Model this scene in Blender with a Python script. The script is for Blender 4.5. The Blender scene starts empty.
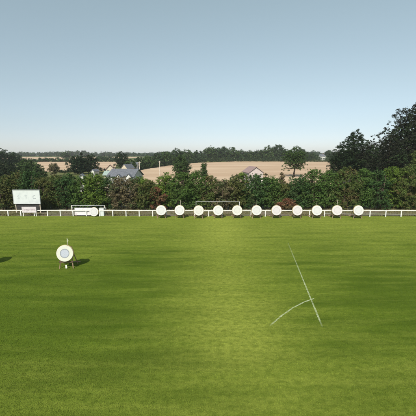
import bpy, math
import numpy as np
from mathutils import Vector, Matrix

# ------------------------------------------------------------------ basics
S = bpy.context.scene
COL = S.collection
H = 7.45                      # camera height (a small drone)
P = math.radians(9.65)        # camera pitch down
F = 300.0                     # focal length in units of a 416 wide picture
CP, SP = math.cos(P), math.sin(P)

TERR = [(-300, 0), (55, 0), (260, 4.0), (600, 8.5), (1400, 13.5), (3000, 17), (7000, 17)]


def tz(y):
    for (a, za), (b, zb) in zip(TERR, TERR[1:]):
        if y <= b:
            return za + (zb - za) * (y - a) / (b - a)
    return TERR[-1][1]


def depth(Y, z=0.0):
    return Y * CP + (H - z) * SP


def xof(u, Y, z=0.0):
    return (u - 208.0) / F * depth(Y, z)


def zof(v, Y):
    c = (208.0 - v) / F
    return H + Y * (-SP + c * CP) / (CP + c * SP)


def gnd(u, v):
    c = (208.0 - v) / F
    t = -H / (-SP + c * CP)
    return ((u - 208.0) / F * t, t * (CP + c * SP))


def Yof(v):
    """distance at which the rising land shows at picture row v"""
    a, b = 20.0, 2500.0
    for _ in range(50):
        m = (a + b) / 2
        if zof(v, m) > tz(m): a = m
        else: b = m
    return a


def land(u, v):
    Y = min(Yof(v), 259.5)
    return (xof(u, Y, tz(Y)), Y)


# ------------------------------------------------------------------ tagging
def tag(o, label=None, cat=None, group=None, kind=None):
    if label: o['label'] = label
    if cat: o['category'] = cat
    if group: o['group'] = group
    if kind: o['kind'] = kind
    return o


def empty(name, loc, label, cat, group=None, rz=0.0):
    o = bpy.data.objects.new(name, None)
    COL.objects.link(o)
    o.location = loc
    o.rotation_euler = (0, 0, rz)
    o.empty_display_size = 0.2
    return tag(o, label, cat, group)


def copy_tree(o, parent=None):
    c = o.copy()
    COL.objects.link(c)
    c.parent = parent
    for ch in list(o.children):
        copy_tree(ch, c)
    return c


# ------------------------------------------------------------------ mesh helpers
class MB:
    def __init__(s):
        s.v = []; s.f = []

    def add(s, vs, fs):
        k = len(s.v)
        s.v += [tuple(p) for p in vs]
        s.f += [tuple(i + k for i in f) for f in fs]
        return s

    def box(s, c, d, rot=None):
        x, y, z = (q / 2 for q in d)
        vs = [Vector((a * x, b * y, e * z)) for a in (-1, 1) for b in (-1, 1) for e in (-1, 1)]
        if rot is not None: vs = [rot @ p for p in vs]
        vs = [p + Vector(c) for p in vs]
        return s.add(vs, [(0, 1, 3, 2), (4, 6, 7, 5), (0, 4, 5, 1), (2, 3, 7, 6), (0, 2, 6, 4), (1, 5, 7, 3)])

    def bar(s, a, b, w, d=None):
        a, b = Vector(a), Vector(b)
        q = (b - a).to_track_quat('Z', 'Y').to_matrix()
        return s.box((a + b) / 2, (w, d or w, (b - a).length), q)

    def tube(s, pts, rad, n=8, cap=True):
        pts = [Vector(p) for p in pts]
        rings = []
        for i, p in enumerate(pts):
            d = (pts[min(i + 1, len(pts) - 1)] - pts[max(i - 1, 0)])
            q = d.to_track_quat('Z', 'Y').to_matrix()
            rings += [p + q @ Vector((math.cos(t) * rad[i], math.sin(t) * rad[i], 0))
                      for t in (2 * math.pi * k / n for k in range(n))]
        fs = []
        for i in range(len(pts) - 1):
            for k in range(n):
                fs.append((i * n + k, i * n + (k + 1) % n, (i + 1) * n + (k + 1) % n, (i + 1) * n + k))
        if cap:
            fs.append(tuple(range(n - 1, -1, -1)))
            fs.append(tuple((len(pts) - 1) * n + k for k in range(n)))
        return s.add(rings, fs)

    def lathe(s, prof, n=40, M=None):
        """profile (r, h) turned round local -Y (h goes to -Y)"""
        vs = []; fs = []
        for r, h in prof:
            for k in range(n):
                t = 2 * math.pi * k / n
                vs.append(Vector((r * math.cos(t), -h, r * math.sin(t))))
        for i in range(len(prof) - 1):
            for k in range(n):
                fs.append((i * n + k, i * n + (k + 1) % n, (i + 1) * n + (k + 1) % n, (i + 1) * n + k))
        fs.append(tuple(range(n)))
        fs.append(tuple((len(prof) - 1) * n + k for k in range(n - 1, -1, -1)))
        if M is not None: vs = [M @ p for p in vs]
        return s.add(vs, fs)

    def build(s, name, m, parent=None, smooth=False):
        me = bpy.data.meshes.new(name)
        me.from_pydata(s.v, [], s.f)
        me.update()
        import bmesh
        b = bmesh.new(); b.from_mesh(me)
        bmesh.ops.recalc_face_normals(b, faces=b.faces)
        b.to_mesh(me); b.free()
        if smooth:
            for p in me.polygons: p.use_smooth = True
        me.materials.append(m)
        o = bpy.data.objects.new(name, me)
        COL.objects.link(o)
        if parent: o.parent = parent
        return o


def raw_mesh(name, V, n, m, parent=None):
    """V: (k*n,3) array, faces are consecutive n-gons"""
    me = bpy.data.meshes.new(name)
    k = len(V) // n
    me.vertices.add(len(V)); me.vertices.foreach_set('co', V.astype(np.float32).ravel())
    me.loops.add(len(V)); me.loops.foreach_set('vertex_index', np.arange(len(V), dtype=np.int32))
    me.polygons.add(k)
    me.polygons.foreach_set('loop_start', np.arange(k, dtype=np.int32) * n)
    me.polygons.foreach_set('loop_total', np.full(k, n, dtype=np.int32))
    me.update(calc_edges=True)
    me.materials.append(m)
    o = bpy.data.objects.new(name, me)
    COL.objects.link(o)
    if parent: o.parent = parent
    return o


# ------------------------------------------------------------------ materials
def new_mat(name):
    m = bpy.data.materials.new(name); m.use_nodes = True
    nt = m.node_tree; nt.nodes.clear()
    return m, nt


def N(nt, t, **kw):
    n = nt.nodes.new(t)
    for k, v in kw.items():
        if k in n.inputs: n.inputs[k].default_value = v
        else: setattr(n, k, v)
    return n


def L(nt, a, b): nt.links.new(a, b)


def c4(c): return (c[0], c[1], c[2], 1)


def mixc(nt, fac, a, b, mode='MIX'):
    n = nt.nodes.new('ShaderNodeMix'); n.data_type = 'RGBA'; n.blend_type = mode
    for sock, v in ((n.inputs[0], fac), (n.inputs[6], a), (n.inputs[7], b)):
        if isinstance(v, bpy.types.NodeSocket): nt.links.new(v, sock)
        elif isinstance(v, tuple): sock.default_value = c4(v)
        else: sock.default_value = v
    return n.outputs[2]


def mth(nt, op, a, b=0.0, clamp=False):
    n = nt.nodes.new('ShaderNodeMath'); n.operation = op; n.use_clamp = clamp
    for sock, v in ((n.inputs[0], a), (n.inputs[1], b)):
        if isinstance(v, bpy.types.NodeSocket): nt.links.new(v, sock)
        else: sock.default_value = v
    return n.outputs[0]


def ramp(nt, fac, lo, hi):
    n = nt.nodes.new('ShaderNodeMapRange'); n.interpolation_type = 'SMOOTHSTEP'
    n.inputs[1].default_value = lo; n.inputs[2].default_value = hi
    nt.links.new(fac, n.inputs[0])
    return n.outputs[0]


def noise(nt, scale, vec=None, detail=4, sc=(1, 1, 1), rough=0.55, loc=(0, 0, 0)):
    n = N(nt, 'ShaderNodeTexNoise', Scale=scale, Detail=detail, Roughness=rough)
    if vec is None:
        vec = nt.nodes.new('ShaderNodeNewGeometry').outputs['Position']
    mp = nt.nodes.new('ShaderNodeMapping'); mp.inputs['Scale'].default_value = sc
    mp.inputs['Location'].default_value = loc
    nt.links.new(vec, mp.inputs['Vector']); nt.links.new(mp.outputs[0], n.inputs['Vector'])
    return n.outputs['Fac']


def simple(name, col, col2=None, scale=6.0, rough=0.7, spec=0.3, bump=0.0, sc=(1, 1, 1), lo=0.35, hi=0.65, metal=0.0):
    m, nt = new_mat(name)
    out = N(nt, 'ShaderNodeOutputMaterial')
    b = N(nt, 'ShaderNodeBsdfPrincipled', Roughness=rough, Metallic=metal)
    b.inputs['Specular IOR Level'].default_value = spec
    tc = nt.nodes.new('ShaderNodeTexCoord').outputs['Object']
    nz = noise(nt, scale, tc, sc=sc)
    if col2 is None: col2 = tuple(c * 0.75 for c in col)
    L(nt, mixc(nt, ramp(nt, nz, lo, hi), col, col2), b.inputs['Base Color'])
    if bump:
        bp = N(nt, 'ShaderNodeBump', Strength=bump, Distance=0.02)
        L(nt, nz, bp.inputs['Height']); L(nt, bp.outputs[0], b.inputs['Normal'])
    L(nt, b.outputs[0], out.inputs[0])
    return m


def leaf_mat(name, a, b, c=None, cs=0.8, trans=0.16):
    """leaf colours: a..b at random from leaf to leaf, drifting to c in clumps"""
    m, nt = new_mat(name)
    out = N(nt, 'ShaderNodeOutputMaterial')
    g = nt.nodes.new('ShaderNodeNewGeometry')
    col = mixc(nt, g.outputs['Random Per Island'], a, b)
    if c is not None:
        nz = noise(nt, cs, g.outputs['Position'], detail=3)
        col = mixc(nt, mth(nt, 'MULTIPLY', ramp(nt, nz, 0.48, 0.62), 0.8), col, c)
    p = N(nt, 'ShaderNodeBsdfPrincipled', Roughness=0.6)
    p.inputs['Specular IOR Level'].default_value = 0.08
    L(nt, col, p.inputs['Base Color'])
    t = nt.nodes.new('ShaderNodeBsdfTranslucent')
    L(nt, col, t.inputs['Color'])
    mx = nt.nodes.new('ShaderNodeMixShader'); mx.inputs[0].default_value = trans
    L(nt, p.outputs[0], mx.inputs[1]); L(nt, t.outputs[0], mx.inputs[2])
    L(nt, mx.outputs[0], out.inputs[0])
    return m


def grass_colour(nt):
    pos = nt.nodes.new('ShaderNodeNewGeometry').outputs['Position']
    sx = nt.nodes.new('ShaderNodeSeparateXYZ'); L(nt, pos, sx.inputs[0])
    x, y = sx.outputs[0], sx.outputs[1]
    n1 = noise(nt, 1.0, pos, sc=(0.14, 0.85, 1), detail=5, rough=0.62)          # mowing streaks across
    n2 = noise(nt, 1.0, pos, sc=(0.16, 0.13, 1), detail=3, loc=(7, 3, 0))       # broad patches
    n3 = noise(nt, 5.0, pos, sc=(0.7, 1.2, 1), detail=6, rough=0.7)            # tufts
    n4 = noise(nt, 1.0, pos, sc=(0.25, 1.6, 1), detail=4, rough=0.6, loc=(3, 8, 0))
    deep, mid, dry = G_DEEP, G_MID, G_DRY
    base = mixc(nt, ramp(nt, n1, 0.28, 0.68), deep, mid)
    # drier: the far side of the pitch, and the walked strip up its middle
    far = ramp(nt, y, 16.0, 33.0)
    dx = mth(nt, 'SUBTRACT', x, 1.2)
    strip = mth(nt, 'MULTIPLY', ramp(nt, y, 7.0, 12.5), mth(nt, 'POWER', 2.718, mth(nt, 'MULTIPLY', mth(nt, 'MULTIPLY', dx, dx), -0.13)))
    side = ramp(nt, x, -12.0, 4.0)
    wear = mth(nt, 'ADD', mth(nt, 'MULTIPLY', far, 0.40), mth(nt, 'MULTIPLY', strip, 0.30))
    wear = mth(nt, 'ADD', wear, mth(nt, 'MULTIPLY', side, 0.10))
    wear = mth(nt, 'ADD', wear, mth(nt, 'MULTIPLY', mth(nt, 'SUBTRACT', n2, 0.5), 0.45))
    wear = mth(nt, 'ADD', wear, mth(nt, 'MULTIPLY', mth(nt, 'SUBTRACT', n4, 0.5), 1.0), clamp=True)
    near = mth(nt, 'SUBTRACT', 1.0, ramp(nt, y, 12.5, 23.0))
    near = mth(nt, 'MULTIPLY', near, ramp(nt, y, 8.0, 12.8))
    off = ramp(nt, mth(nt, 'ABSOLUTE', dx), 2.0, 9.0)
    wear = mth(nt, 'ADD', wear, mth(nt, 'MULTIPLY', mth(nt, 'SUBTRACT', 1.0, ramp(nt, y, 8.5, 12.5)), 0.18))
    lush = mth(nt, 'MULTIPLY', near, off)
    wear = mth(nt, 'SUBTRACT', wear, mth(nt, 'MULTIPLY', lush, 0.11))
    wear = mth(nt, 'ADD', wear, mth(nt, 'MULTIPLY', mth(nt, 'MULTIPLY', near, strip), 0.32), clamp=True)
    base = mixc(nt, mth(nt, 'MULTIPLY', lush, 0.32), base, deep)
    col = mixc(nt, wear, base, dry)
    col = mixc(nt, mth(nt, 'MULTIPLY', ramp(nt, n3, 0.38, 0.66), 0.5), col, G_DEEP)
    return col, n3


G_DEEP = (0.058, 0.094, 0.0100)
G_MID = (0.114, 0.162, 0.0180)
G_DRY = (0.285, 0.318, 0.0560)


def make_pitch_mat():
    m, nt = new_mat('mown_grass')
    out = N(nt, 'ShaderNodeOutputMaterial')
    b = N(nt, 'ShaderNodeBsdfPrincipled', Roughness=0.85)
    b.inputs['Specular IOR Level'].default_value = 0.02
    col, n3 = grass_colour(nt)
    L(nt, col, b.inputs['Base Color'])
    bp = N(nt, 'ShaderNodeBump', Strength=0.5, Distance=0.03)
    L(nt, noise(nt, 22.0, detail=5, rough=0.7), bp.inputs['Height']); L(nt, bp.outputs[0], b.inputs['Normal'])
    L(nt, b.outputs[0], out.inputs[0])
    return m


def make_blade_mat():
    m, nt = new_mat('grass_blades')
    out = N(nt, 'ShaderNodeOutputMaterial')
    col, _ = grass_colour(nt)
    g = nt.nodes.new('ShaderNodeNewGeometry')
    rnd = mth(nt, 'ADD', mth(nt, 'MULTIPLY', g.outputs['Random Per Island'], 0.5), 0.85)
    hv = nt.nodes.new('ShaderNodeHueSaturation'); L(nt, rnd, hv.inputs['Value']); L(nt, col, hv.inputs['Color'])
    nv = N(nt, 'ShaderNodeVectorMath', operation='ADD')
    L(nt, g.outputs['Normal'], nv.inputs[0]); nv.inputs[1].default_value = (0, 0, 1.6)
    nn = N(nt, 'ShaderNodeVectorMath', operation='NORMALIZE'); L(nt, nv.outputs[0], nn.inputs[0])
    d = N(nt, 'ShaderNodeBsdfDiffuse'); L(nt, hv.outputs[0], d.inputs['Color']); L(nt, nn.outputs[0], d.inputs['Normal'])
    L(nt, d.outputs[0], out.inputs[0])
    return m


def make_line_mat():
    m, nt = new_mat('worn_line_paint')
    out = N(nt, 'ShaderNodeOutputMaterial')
    b = N(nt, 'ShaderNodeBsdfPrincipled', Roughness=0.9)
    col, _ = grass_colour(nt)
    w = ramp(nt, noise(nt, 5.0, detail=8, rough=0.75), 0.30, 0.68)
    pos = nt.nodes.new('ShaderNodeNewGeometry').outputs['Position']
    sx = nt.nodes.new('ShaderNodeSeparateXYZ'); L(nt, pos, sx.inputs[0])
    fade = nt.nodes.new('ShaderNodeMapRange')
    L(nt, sx.outputs[1], fade.inputs[0])
    for i, v in ((1, 15.5), (2, 25.0), (3, 0.85), (4, 0.05)): fade.inputs[i].default_value = v
    L(nt, mixc(nt, mth(nt, 'MULTIPLY', mth(nt, 'MULTIPLY', w, fade.outputs[0]), ramp(nt, sx.outputs[1], 12.2, 12.9)), col, (0.50, 0.55, 0.34)), b.inputs['Base Color'])
    L(nt, b.outputs[0], out.inputs[0])
    return m


def make_ground_mat():
    m, nt = new_mat('rough_pasture')
    out = N(nt, 'ShaderNodeOutputMaterial')
    b = N(nt, 'ShaderNodeBsdfPrincipled', Roughness=0.9)
    b.inputs['Specular IOR Level'].default_value = 0.1
    n1 = noise(nt, 0.02, detail=5); n2 = noise(nt, 1.2, detail=5, rough=0.7)
    col = mixc(nt, ramp(nt, n1, 0.4, 0.6), (0.07, 0.095, 0.022), (0.13, 0.13, 0.045))
    col = mixc(nt, mth(nt, 'MULTIPLY', ramp(nt, n2, 0.4, 0.7), 0.5), col, (0.045, 0.06, 0.018))
    L(nt, col, b.inputs['Base Color']); L(nt, b.outputs[0], out.inputs[0])
    return m


def make_field_mat():
    m, nt = new_mat('stubble')
    out = N(nt, 'ShaderNodeOutputMaterial')
    b = N(nt, 'ShaderNodeBsdfPrincipled', Roughness=0.9)
    b.inputs['Specular IOR Level'].default_value = 0.1
    pos = nt.nodes.new('ShaderNodeNewGeometry').outputs['Position']
    n1 = noise(nt, 1.0, pos, sc=(0.012, 0.05, 1), detail=5)
    n2 = noise(nt, 1.0, pos, sc=(0.05, 0.6, 1), detail=5, rough=0.65)
    w = N(nt, 'ShaderNodeTexWave', Scale=0.16, Distortion=0.6, Detail=1.0)
    w.bands_direction = 'Y'
    L(nt, pos, w.inputs['Vector'])
    col = mixc(nt, ramp(nt, n1, 0.35, 0.65), (0.45, 0.315, 0.21), (0.55, 0.41, 0.285))
    col = mixc(nt, mth(nt, 'MULTIPLY', ramp(nt, n2, 0.45, 0.7), 0.4), col, (0.36, 0.25, 0.155))
    col = mixc(nt, mth(nt, 'MULTIPLY', w.outputs[1], 0.2), col, (0.30, 0.20, 0.11))
    L(nt, col, b.inputs['Base Color']); L(nt, b.outputs[0], out.inputs[0])
    return m


def make_verge_mat():
    m, nt = new_mat('dry_verge')
    out = N(nt, 'ShaderNodeOutputMaterial')
    b = N(nt, 'ShaderNodeBsdfPrincipled', Roughness=0.95)
    n1 = noise(nt, 0.5, detail=5); n2 = noise(nt, 4.0, detail=6, rough=0.7)
    col = mixc(nt, ramp(nt, n1, 0.38, 0.6), (0.16, 0.125, 0.085), (0.10, 0.105, 0.04))
    col = mixc(nt, mth(nt, 'MULTIPLY', ramp(nt, n2, 0.4, 0.68), 0.6), col, (0.24, 0.20, 0.15))
    L(nt, col, b.inputs['Base Color'])
    bp = N(nt, 'ShaderNodeBump', Strength=0.8, Distance=0.08)
    L(nt, n2, bp.inputs['Height']); L(nt, bp.outputs[0], b.inputs['Normal'])
    L(nt, b.outputs[0], out.inputs[0])
    return m


def make_face_mat(name, outer, inner, line, r_in, tint=None):
    """ringed paper face: the rings are printed, so they live in the material"""
    m, nt = new_mat(name)
    out = N(nt, 'ShaderNodeOutputMaterial')
    b = N(nt, 'ShaderNodeBsdfPrincipled', Roughness=0.75)
    b.inputs['Specular IOR Level'].default_value = 0.2
    tc = nt.nodes.new('ShaderNodeTexCoord').outputs['Object']
    sx = nt.nodes.new('ShaderNodeSeparateXYZ'); L(nt, tc, sx.inputs[0])
    r = mth(nt, 'SQRT', mth(nt, 'ADD', mth(nt, 'MULTIPLY', sx.outputs[0], sx.outputs[0]),
                            mth(nt, 'MULTIPLY', sx.outputs[2], sx.outputs[2])))
    isin = mth(nt, 'LESS_THAN', r, r_in)
    col = mixc(nt, isin, outer, inner)
    # thin printed ring lines
    fr = mth(nt, 'FRACT', mth(nt, 'MULTIPLY', r, 1.0 / (r_in / 4)))
    ln = mth(nt, 'MULTIPLY', mth(nt, 'LESS_THAN', fr, 0.12), mth(nt, 'LESS_THAN', r, r_in * 1.02))
    col = mixc(nt, mth(nt, 'MULTIPLY', ln, 0.55), col, line)
    rim = mth(nt, 'LESS_THAN', mth(nt, 'ABSOLUTE', mth(nt, 'SUBTRACT', r, r_in)), 0.034)
    col = mixc(nt, mth(nt, 'MULTIPLY', rim, 0.7), col, line)
    nz = noise(nt, 5.0, tc, detail=5, rough=0.65)
    col = mixc(nt, mth(nt, 'MULTIPLY', ramp(nt, nz, 0.45, 0.75), 0.35), col, tuple(c * 0.72 for c in outer))
    L(nt, col, b.inputs['Base Color']); L(nt, b.outputs[0], out.inputs[0])
    return m


M = {}
M['pitch'] = make_pitch_mat(); M['blade'] = make_blade_mat(); M['line'] = make_line_mat()
M['ground'] = make_ground_mat(); M['field'] = make_field_mat(); M['verge'] = make_verge_mat()
M['bark'] = simple('bark', (0.085, 0.062, 0.045), (0.045, 0.034, 0.026), 5, 0.9, 0.1, 0.6, (1, 1, 0.2))
M['paint'] = simple('white_paint', (0.66, 0.65, 0.62), (0.48, 0.46, 0.42), 3.0, 0.55, 0.3, lo=0.5, hi=0.8)
M['wood'] = simple('brown_timber', (0.32, 0.22, 0.145), (0.19, 0.13, 0.085), 9, 0.75, 0.2, 0.3, (1, 1, 0.15))
M['paintwood'] = simple('whitewashed_timber', (0.66, 0.62, 0.55), (0.42, 0.35, 0.27), 7, 0.75, 0.2, 0.2, (1, 1, 0.2))
M['darkwood'] = simple('weathered_timber', (0.13, 0.09, 0.06), (0.08, 0.055, 0.04), 9, 0.8, 0.2, 0.3)
M['straw'] = simple('straw_boss', (0.40, 0.33, 0.17), (0.26, 0.20, 0.09), 18, 0.9, 0.1, 0.7)
M['goalpaint'] = simple('weathered_goal_paint', (0.50, 0.50, 0.47), (0.38, 0.38, 0.36), 3, 0.6, 0.3)
M['greymetal'] = simple('galvanised_tube', (0.45, 0.46, 0.46), (0.33, 0.34, 0.34), 6, 0.45, 0.5)
M['gapshade'] = simple('gap_shade_dark', (0.05, 0.048, 0.046), (0.03, 0.03, 0.03), 5, 0.8, 0.2)  # near-black colour imitating the shaded gap under the scoreboard
M['board'] = simple('white_board', (0.55, 0.58, 0.57), (0.46, 0.50, 0.49), 1.6, 0.5, 0.35, lo=0.45, hi=0.75)
M['pinkboard'] = simple('faded_pink_board', (0.58, 0.53, 0.545), (0.49, 0.44, 0.46), 2.5, 0.6, 0.3)
M['banner'] = simple('white_sheet', (0.60, 0.58, 0.58), (0.50, 0.45, 0.45), 2.2, 0.7, 0.2, lo=0.45, hi=0.7)
M['lettergrey'] = simple('grey_lettering', (0.27, 0.30, 0.31), (0.22, 0.24, 0.25), 8, 0.6, 0.3)
M['letterpale'] = simple('pale_lettering', (0.39, 0.42, 0.43), (0.33, 0.36, 0.37), 8, 0.6, 0.3)
M['letterplum'] = simple('plum_lettering', (0.34, 0.22, 0.28), (0.25, 0.15, 0.2), 8, 0.6, 0.3)
M['flag'] = simple('pale_pennant', (0.50, 0.55, 0.32), (0.40, 0.44, 0.24), 8, 0.7, 0.2)
M['slate'] = simple('slate_roof', (0.165, 0.172, 0.19), (0.11, 0.115, 0.13), 3.5, 0.6, 0.35, 0.4, (1, 1, 2.5))
M['redtile'] = simple('clay_tile_roof', (0.26, 0.135, 0.115), (0.19, 0.095, 0.08), 3.5, 0.8, 0.2, 0.4, (1, 1, 2.5))
M['pinktile'] = simple('faded_clay_tile_roof', (0.33, 0.235, 0.22), (0.25, 0.17, 0.16), 3.5, 0.8, 0.2, 0.4, (1, 1, 2.5))
M['render'] = simple('white_render', (0.62, 0.61, 0.57), (0.50, 0.49, 0.45), 1.3, 0.85, 0.15)
M['cream'] = simple('cream_render', (0.58, 0.51, 0.39), (0.48, 0.42, 0.31), 1.3, 0.85, 0.15)
M['pinkrender'] = simple('pale_pink_render', (0.55, 0.465, 0.435), (0.46, 0.385, 0.36), 1.3, 0.85, 0.15)
M['glass'] = simple('window_glass', (0.03, 0.035, 0.04), (0.02, 0.02, 0.025), 2, 0.08, 0.8)
M['brick'] = simple('brick', (0.28, 0.15, 0.11), (0.20, 0.10, 0.075), 9, 0.9, 0.1, 0.4)
M['greenroof'] = simple('pale_green_sheet_roof', (0.34, 0.42, 0.38), (0.26, 0.33, 0.29), 2, 0.5, 0.3)
M['face_near'] = make_face_mat('near_target_face', (0.55, 0.55, 0.47), (0.41, 0.44, 0.50), (0.16, 0.18, 0.21), 0.315)
M['face_white'] = make_face_mat('white_target_face', (0.555, 0.55, 0.535), (0.525, 0.52, 0.505), (0.40, 0.40, 0.395), 0.37)
M['face_cream'] = make_face_mat('cream_target_face', (0.55, 0.54, 0.495), (0.52, 0.51, 0.465), (0.39, 0.39, 0.35), 0.34)
M['face_pink'] = make_face_mat('pinkish_target_face', (0.55, 0.515, 0.51), (0.525, 0.49, 0.49), (0.40, 0.37, 0.37), 0.36)

LIFT = 1.6


def _up(f):
    def g(name, a, b, c=None, *k):
        q = lambda t: tuple(v * LIFT for v in t) if t else t
        return f(name, q(a), q(b), q(c), *k)
    return g


leaf_mat = _up(leaf_mat)
LM = {
    'green': leaf_mat('hedge_leaf_green', (0.026, 0.054, 0.013), (0.068, 0.112, 0.026), (0.044, 0.070, 0.019)),
    'deep': leaf_mat('hedge_leaf_deep_green', (0.017, 0.041, 0.014), (0.046, 0.082, 0.025), (0.032, 0.050, 0.018)),
    'bright': leaf_mat('hedge_leaf_bright_green', (0.045, 0.080, 0.013), (0.105, 0.150, 0.026), (0.040, 0.064, 0.016)),
    'olive': leaf_mat('hedge_leaf_olive', (0.032, 0.052, 0.014), (0.078, 0.098, 0.027), (0.086, 0.062, 0.028)),
    'rust': leaf_mat('hedge_leaf_rusty', (0.038, 0.050, 0.015), (0.096, 0.090, 0.031), (0.034, 0.062, 0.016)),
    'brown': leaf_mat('hedge_leaf_brown', (0.058, 0.050, 0.026), (0.128, 0.102, 0.056), (0.036, 0.062, 0.020)),
    'red': leaf_mat('hedge_leaf_red', (0.084, 0.036, 0.021), (0.175, 0.084, 0.050), (0.066, 0.060, 0.025)),
    'dark': leaf_mat('tree_leaf_dark', (0.007, 0.015, 0.007), (0.020, 0.034, 0.013), (0.016, 0.022, 0.010), 0.3),
    'purple': leaf_mat('tree_leaf_blackish', (0.007, 0.0085, 0.0055), (0.018, 0.0185, 0.0115), (0.022, 0.038, 0.014), 0.35, 0.12),
    'tree': leaf_mat('tree_leaf_green', (0.016, 0.033, 0.011), (0.045, 0.072, 0.020), (0.026, 0.040, 0.014), 0.3),
    'treelight': leaf_mat('tree_leaf_light_green', (0.040, 0.062, 0.018), (0.090, 0.115, 0.032), (0.050, 0.066, 0.022), 0.3),
    'treebrown': leaf_mat('tree_leaf_brownish', (0.060, 0.050, 0.026), (0.110, 0.085, 0.045), (0.050, 0.056, 0.024), 0.3),
    'far': leaf_mat('far_tree_leaf', (0.012, 0.026, 0.011), (0.032, 0.052, 0.019), (0.020, 0.034, 0.013), 0.1),
}

# ------------------------------------------------------------------ ground, pitch, fields
def sheet(name, pts, m, dz, kind='structure'):
    mb = MB(); mb.add([(x, y, tz(y) + dz) for x, y in pts], [tuple(range(len(pts)))])
    return tag(mb.build(name, m), kind=kind)


mb = MB()
xs = [-6000, -1500, -300, -60, 0, 60, 300, 1500, 6000]
ys = [y for y, _ in TERR]
mb.v = [(x, y, tz(y)) for y in ys for x in xs]
nx = len(xs)
mb.f = [(j * nx + i, j * nx + i + 1, (j + 1) * nx + i + 1, (j + 1) * nx + i) for j in range(len(ys) - 1) for i in range(nx - 1)]
tag(mb.build('ground', M['ground']), kind='structure')
PITCH_FAR = 37.6
sheet('pitch', [(-70, -30), (70, -30), (70, PITCH_FAR), (-70, PITCH_FAR)], M['pitch'], 0.006)
sheet('verge', [(-90, PITCH_FAR), (90, PITCH_FAR), (90, 47), (-90, 47)], M['verge'], 0.006)
sheet('stubble_field', [land(*q) for q in ((96, 184), (112, 177), (128, 172.4), (145, 168.8), (168, 165.6), (195, 162.9), (232, 161.4), (342, 161.6),
                                              (354, 170), (380, 184))][::-1], M['field'], 0.02)
sheet('left_stubble_field', [land(*q) for q in ((33, 172), (38, 161.6), (118, 161.6), (114, 170.5))][::-1], M['field'], 0.03)
sheet('far_stubble_field', [(-420, 300), (-95, 310), (-110, 520), (-560, 500)], M['field'], 0.03)

# painted lines on the pitch
def ribbon(name, pts, w, z=0.012):
    vs = []
    for i, (x, y) in enumerate(pts):
        a = Vector(pts[max(i - 1, 0)]); b = Vector(pts[min(i + 1, len(pts) - 1)])
        d = (b - a).normalized(); n = Vector((-d.y, d.x)) * (w / 2) * (0.9 + 0.2 * math.sin(i * 2.7))
        vs += [(x + n.x, y + n.y, z), (x - n.x, y - n.y, z)]
    mb = MB(); mb.add(vs, [(2 * i, 2 * i + 1, 2 * i + 3, 2 * i + 2) for i in range(len(pts) - 1)])
    return tag(mb.build(name, M['line']), kind='structure')


la, lb = gnd(288, 243), gnd(322.3, 327)
LINE1 = [(la[0] + (lb[0] - la[0]) * t, la[1] + (lb[1] - la[1]) * t) for t in np.linspace(0, 1, 12)]
ctl = [gnd(314, 298.8), gnd(304, 302.3), gnd(293, 308), gnd(281.5, 316), gnd(270, 326)]
LINE2 = []
for i in range(len(ctl) - 1):
    for t in np.linspace(0, 1, 5)[:-1]:
        LINE2.append((ctl[i][0] * (1 - t) + ctl[i + 1][0] * t, ctl[i][1] * (1 - t) + ctl[i + 1][1] * t))
LINE2.append(ctl[-1])
ribbon('pitch_marking', LINE1, 0.085)
ribbon('pitch_marking', LINE2, 0.085, 0.016)
cx_, cy_ = gnd(313, 299.5)
# the cut blades of the pitch (thins out with distance)
def grass_blades(n=420000):
    rng = np.random.default_rng(5)
    y = 7.2 * np.exp(rng.random(n) * np.log(37.4 / 7.2))
    x = (rng.random(n) * 2 - 1) * (y * 0.74 + 1.6)
    for line in (LINE1, LINE2):
        keep = np.ones(len(x), bool)
        for (ax, ay), (bx, by) in zip(line, line[1:]):
            d = np.array([bx - ax, by - ay]); l2 = d @ d
            t = np.clip(((x - ax) * d[0] + (y - ay) * d[1]) / l2, 0, 1)
            dist = np.hypot(x - ax - t * d[0], y - ay - t * d[1])
            keep &= (dist > 0.05) | (rng.random(len(x)) < 0.25)
        x, y = x[keep], y[keep]
    n = len(x)
    h = 0.022 + 0.026 * rng.random(n) ** 1.5
    w = (0.0035 + 0.004 * rng.random(n)) * (1 + y / 26)
    a = rng.random(n) * 2 * np.pi
    lean = rng.normal(0, 0.018, (n, 2))
    V = np.zeros((n, 3, 3))
    V[:, 0] = np.stack([x - np.cos(a) * w, y - np.sin(a) * w, np.full(n, 0.004)], 1)
    V[:, 1] = np.stack([x + np.cos(a) * w, y + np.sin(a) * w, np.full(n, 0.004)], 1)
    V[:, 2] = np.stack([x + lean[:, 0], y + lean[:, 1], h], 1)
    o = raw_mesh('grass', V.reshape(-1, 3), 3, M['blade'])
    tag(o, 'short mown green grass of the sports pitch', 'grass', kind='stuff')


grass_blades()

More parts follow.
